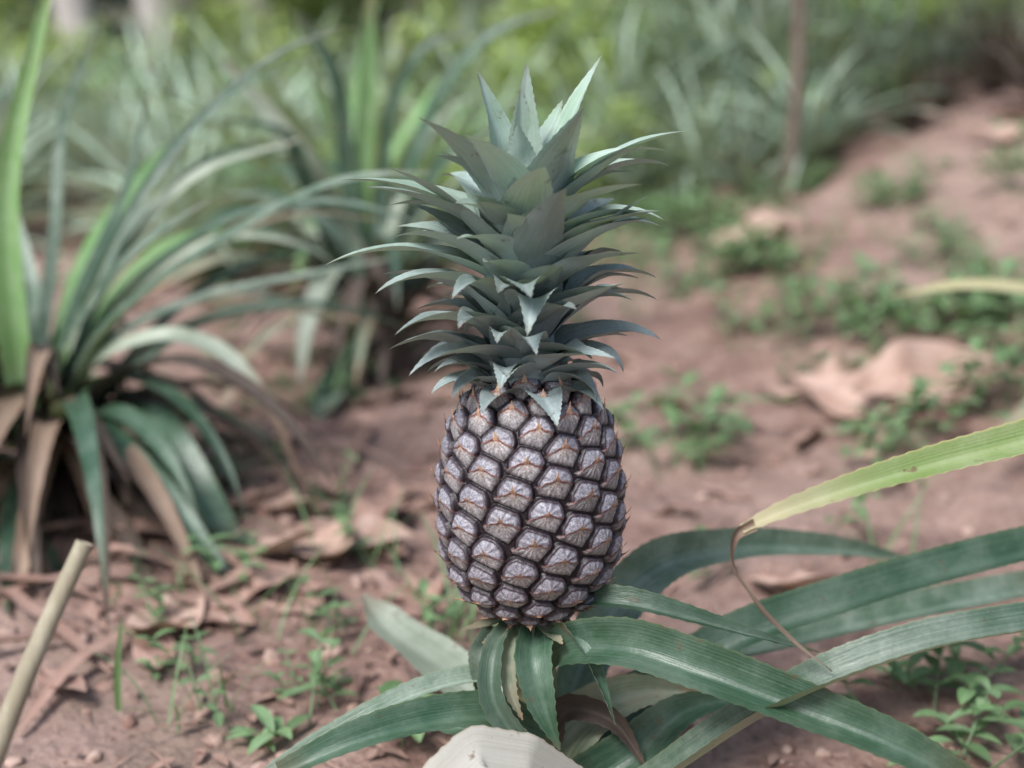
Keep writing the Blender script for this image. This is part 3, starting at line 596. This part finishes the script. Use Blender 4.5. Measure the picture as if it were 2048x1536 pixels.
for i in range(6000):
    a=rs.uniform(-1.0,1.0);d=rs.uniform(13,19);x=math.sin(a)*d;y=math.cos(a)*d
    z=min(3.3,max(0,.3*(x+.25*y-.5)))
    p=(x,y,z+rs.random()**1.2*4.5);C,sd=arch(p,rs.random()*6.28,rs.uniform(-10,60),-40,.55*rs.uniform(.6,1.3),4,0)
    ribbon(mb,C,.3*np.sin(np.pi*np.linspace(.05,.95,4)),side=sd,nx=2,R=rs.random())
mkobj('forest',mb.mesh('forest',M['dark']),kind='stuff',label='dense dark green forest edge behind the plot',cat='forest')

# ---------------------------------------------------------------- weeds
def weedmesh(seed,n=3,Lf=.03,nj=(3,9,2)):
    rs=random.Random(seed);mb=MB()
    for k in range(n):
        a=rs.random()*6.28;C,sd=arch((rs.gauss(0,.014),rs.gauss(0,.014),-.005),a,rs.uniform(45,85),rs.uniform(10,60),rs.uniform(.035,.085),9,0)
        tube(mb,C,np.linspace(.0012,.0006,9),5,.5)
        for j in range(*nj):
            for sg in (0,1):
                aa=j*1.9+sg*math.pi+rs.gauss(0,.4);C2,s2=arch(C[j],aa,rs.uniform(5,50),rs.uniform(-40,0),Lf*rs.uniform(.5,1.25),9,0)
                s=np.linspace(0,1,9);ribbon(mb,C2,Lf*.36*np.sin(np.pi*np.clip(s*.95+.03,0,1))**.9,side=s2,nx=4,fold=.3,R=rs.random())
    return mb.mesh('weed',M['weed'])
wm=[weedmesh(40,1,.03),weedmesh(41,2,.026),weedmesh(42,3,.022),weedmesh(43,1,.036,(4,9,2)),weedmesh(44,2,.02,(2,9,2)),weedmesh(45,2,.034,(4,9,2)),weedmesh(46,1,.04,(4,9,2))]
def grassmesh(seed):
    rs=random.Random(seed);mb=MB()
    for k in range(6):
        C,sd=arch((rs.gauss(0,.012),rs.gauss(0,.012),-.003),rs.random()*6.28,rs.uniform(45,88),rs.uniform(-20,60),rs.uniform(.05,.13),14,0)
        ribbon(mb,C,.0032*wprof(np.linspace(0,1,14)),side=sd,nx=2,fold=.5,R=rs.random())
    return mb.mesh('grass_tuft',M['weed'])
gm=[grassmesh(50),grassmesh(51),grassmesh(52)]
W=[(1500,680,3,.05),(1680,650,4,.08),(1400,890,3,.04),(1380,950,2,.03),(1950,600,6,.14),(1900,680,5,.10),(2010,720,5,.10),(1850,740,4,.1),(1700,430,5,.2),(1450,400,5,.2),(1350,470,5,.12),(1850,560,4,.12),(1330,560,4,.08),
 (500,940,4,.05),(280,1000,4,.05),(680,1040,3,.03),(680,1150,3,.03),(490,1500,-2,.015),(800,1490,-2,.012),(600,1400,2,.03),(720,1320,2,.03),(1840,1440,-3,.03),(1990,1430,-4,.04),(1750,1180,2,.05),(1960,1520,-3,.03),(1770,1410,-1,.03),(250,900,3,.05),(420,1360,4,.04),(330,1180,4,.05),(330,820,6,.1),(560,800,8,.14),(480,720,8,.2),(1150,700,2,.1),(930,1290,4,.015),(1480,1190,2,.02),(240,620,4,.2),(640,560,5,.2),(900,640,3,.1),(400,1180,3,.05)]
for px,py,n,sp in W:
    c=groundpt(px,py)
    if c is None: continue
    for k in range(abs(n)):
        x=c[0]+rs.gauss(0,sp);y=c[1]+rs.gauss(0,sp*1.2)
        if x*x+y*y<.05**2: continue
        if n<0 or rs.random()<.6: mkobj('weed',rs.choice(wm[5:] if n<0 else wm[:5]),loc=(x,y,gz(x,y)),rot=(0,0,rs.random()*6.28),scale=rs.uniform(.55,1.0)*(1+.14*max(0,y)),label='small green broad leaved weed sprouting from soil',cat='weed',group='weeds sprouting from the soil')
        else: mkobj('grass_tuft',rs.choice(gm),loc=(x,y,gz(x,y)),rot=(0,0,rs.random()*6.28),scale=rs.uniform(.7,1.1),label='thin tuft of green grass in soil',cat='grass',group='grass tufts in the soil')

# ---------------------------------------------------------------- dead leaves
def deadmesh(seed,big=False):
    rs=random.Random(seed);mb=MB();n=24;s=np.linspace(0,1,n);Ln=.11
    curl=rs.uniform(.2,.5) if big else rs.uniform(-.2,.4)
    C=np.stack([(s-.5)*Ln,.012*np.sin(s*3+seed),.003+.026*curl*(s-.5)**2*4+.003*np.sin(s*7+seed)],-1)
    ribbon(mb,C,(.062 if big else .055)*np.sin(np.pi*np.clip(s*.97+.01,0,1))**(.9 if big else .75),hint=(0,0,1),nx=10,fold=rs.uniform(.15,.45) if big else rs.uniform(.02,.4),R=.6 if big else rs.random()*.7,wob=.11,twist=rs.uniform(-.4,.4))
    return mb.mesh('dead_leaf',M['bigdead'] if big else M['deadleaf'])
dm=[deadmesh(i) for i in range(60,68)];db=[deadmesh(i,True) for i in range(70,75)]
def dead(x,y,s,big=False):
    mkobj('dead_leaf',rs.choice(db if big else dm),loc=(x,y,gz(x,y)+(.010 if big else .003)),rot=((rs.uniform(.15,.45) if s>1.15 else rs.uniform(-.05,.15)) if big else rs.gauss(0,.12),rs.gauss(0,.12),rs.gauss(0,.6) if big else rs.random()*6.28),scale=(s,s*(rs.uniform(.7,1.05) if big else rs.uniform(.5,1.05)),s),label='large curled pinkish brown dead leaf on soil' if big else 'curled brown dead leaf lying on reddish soil',cat='dead leaf',group='dead leaves lying on the soil')
D=[(1500,500,1.7,1),(1555,465,1.3,1),(1730,820,1.8,1),(1850,800,2.0,1),(1700,780,1.2,1),(1560,810,.7,1),(350,1290,.9,1),(460,1240,.9,0),(620,1110,1.1,0),(740,1060,1.2,0),(650,990,1.,0),(560,1040,.8,1),(1600,1210,.9,1),(2010,290,1.6,1),(1900,250,1.3,0),(1180,560,1.2,0),(200,760,1.,1),(420,870,1.2,0),(1750,910,1.,0),(540,1130,.9,1),(1560,1180,.7,0),(300,1330,.8,0),(130,1400,.7,0),(1450,1000,.6,0),(1620,900,.9,0),(880,1010,.7,0),(1340,820,.7,0),(1690,720,.9,0),(2020,250,1.1,1),(500,1180,.9,0),(720,1100,1.,1),(480,820,1.2,0),(640,1120,1.,1),(420,1270,.7,0),(260,1220,.8,0),(590,1200,.8,0)]
for px,py,s,bg in D:
    c=groundpt(px,py)
    if c is not None: dead(c[0],c[1],s,bool(bg))
for i in range(100):
    y=rs.uniform(-.05,4.5);x=rs.uniform(-.42,.42)*(y+.8)
    if math.hypot(x,y)>.1: dead(x,y,rs.uniform(.25,.75)*(1 if y>.4 else .6))
for i in range(100):
    y=.15+rs.random()**1.1*2.1;x=rs.uniform(-.36,-.03)*(y+.8);dead(x,y,rs.uniform(.4,.9)*(1 if y>.4 else .6))
mb=MB()
for i in range(2000):
    y=rs.random()**1.6*5-.15;x=rs.uniform(-.46,.46)*(y+.9)
    if i%4==0: y=rs.random()**1.2*2.2;x=rs.uniform(-.40,.05)*(y+.8)
    w_=.0025;strw=rs.random()<.4;l=rs.uniform(.03,.09) if strw else rs.uniform(.004,.026)
    if i%50==0:
        x=B1[0]+rs.gauss(.05,.24);y=B1[1]+rs.gauss(-.12,.24);l=rs.uniform(.12,.28);w_=.014;strw=True
    z=gz(x,y);a=rs.random()*6.28;C,sd=arch((x,y,z+.004),a,rs.uniform(-5,15 if strw else 30),rs.uniform(-20,10),l,8 if l>.1 else 4,0)
    if l>.1: C[:,2]=terrain(C[:,0],C[:,1])+.006+.01*np.sin(np.linspace(0,3.1,8))
    ribbon(mb,C,(w_ if strw else l*rs.uniform(.15,.65))*np.sin(np.pi*np.linspace(.08,.92,len(C))),side=sd,nx=2,fold=rs.uniform(0,.8),R=rs.random())
mkobj('leaf_litter',mb.mesh('leaf_litter',M['deadleaf']),kind='stuff',label='scattered brown leaf litter and straw on soil',cat='leaf litter')
mb=MB()
bm=bmesh.new();bmesh.ops.create_icosphere(bm,subdivisions=2,radius=1);iv=np.array([v.co[:] for v in bm.verts]);jf=np.array([[v.index for v in f.verts] for f in bm.faces]);bm.free()
for i in range(2200):
    y=rs.random()**1.5*4.5-.15;x=rs.uniform(-.46,.46)*(y+.9);s=.0015+.009*rs.random()**3.5
    nn=1+.35*(vnoise(iv[:,0]*1.7+i,iv[:,1]*1.7+iv[:,2]*1.3,4)-.5)*2
    mb.add(iv*nn[:,None]*np.array([s*rs.uniform(.7,1.4),s*rs.uniform(.7,1.4),s*.7])+np.array([x,y,gz(x,y)+s*.2]),jf)
mkobj('soil_clods',mb.mesh('soil_clods',M['stone']),kind='stuff',label='small reddish soil clods and pebbles',cat='soil clods')

def stick(pts,r,label,mat,name='dry_stick'):
    P=[site(*p) for p in pts];C,_=catmull(P,24);mb=MB();tube(mb,C,np.linspace(r[0],r[1],24),10)
    o=P[0];return mkobj(name,mb.mesh(name,mat,origin=o),loc=tuple(o),label=label,cat='stick')
stick([(-60,1640,.60),(60,1330,.62),(170,1085,.64)],(.0054,.0044),'pale dry plant stick leaning up from soil',M['stick'])
stick([(560,1215,1.3),(750,1238,1.28),(960,1262,1.25)],(.009,.008),'pale dry stem lying flat on soil',M['stick'])
b=site(235,1400,.98);b[2]=gz(b[0],b[1])
mb=MB();T=site(245,1225,.95);C,_=catmull([b,(b+T)/2+[-.002,0,0],T],30);ribbon(mb,C,.0055*wprof(np.linspace(0,1,30)),hint=(.2,-1,0),nx=3,fold=.3)
mkobj('grass_tuft',mb.mesh('grass_tuft',M['bggreen'],origin=b),loc=tuple(b),label='single upright green grass blade in soil',cat='grass')

# ---------------------------------------------------------------- light, camera
SE,SR=rad(52),rad(215)
w=bpy.data.worlds.new('World');scene.world=w;w.use_nodes=True;nt=w.node_tree
sky=nt.nodes.new('ShaderNodeTexSky');sky.sky_type='NISHITA';sky.sun_disc=False;sky.sun_elevation=SE;sky.sun_rotation=SR;sky.dust_density=2.5;sky.air_density=1.3;sky.ozone_density=1.5
nt.links.new(sky.outputs[0],nt.nodes['Background'].inputs[0]);nt.nodes['Background'].inputs[1].default_value=.15
sd=bpy.data.lights.new('sun','SUN');sd.energy=5.0;sd.angle=rad(20);sd.color=(1,.985,.965)
so=bpy.data.objects.new('sun',sd);COL.objects.link(so)
dirv=Vector((math.sin(SR)*math.cos(SE),math.cos(SR)*math.cos(SE),math.sin(SE)))
so.rotation_euler=dirv.to_track_quat('Z','Y').to_euler();so.location=dirv*20
cam=bpy.data.cameras.new('camera');co=bpy.data.objects.new('camera',cam);COL.objects.link(co);scene.camera=co
co.location=(CX,CY,CZ);co.rotation_euler=(math.pi/2-PITCH,0,0);cam.sensor_width=36;cam.lens=2813/2048*36;cam.clip_start=.05;cam.clip_end=400
cam.dof.use_dof=True;cam.dof.focus_distance=.80;cam.dof.aperture_fstop=3.7
scene.view_settings.view_transform='Standard';scene.view_settings.look='None';scene.view_settings.exposure=0
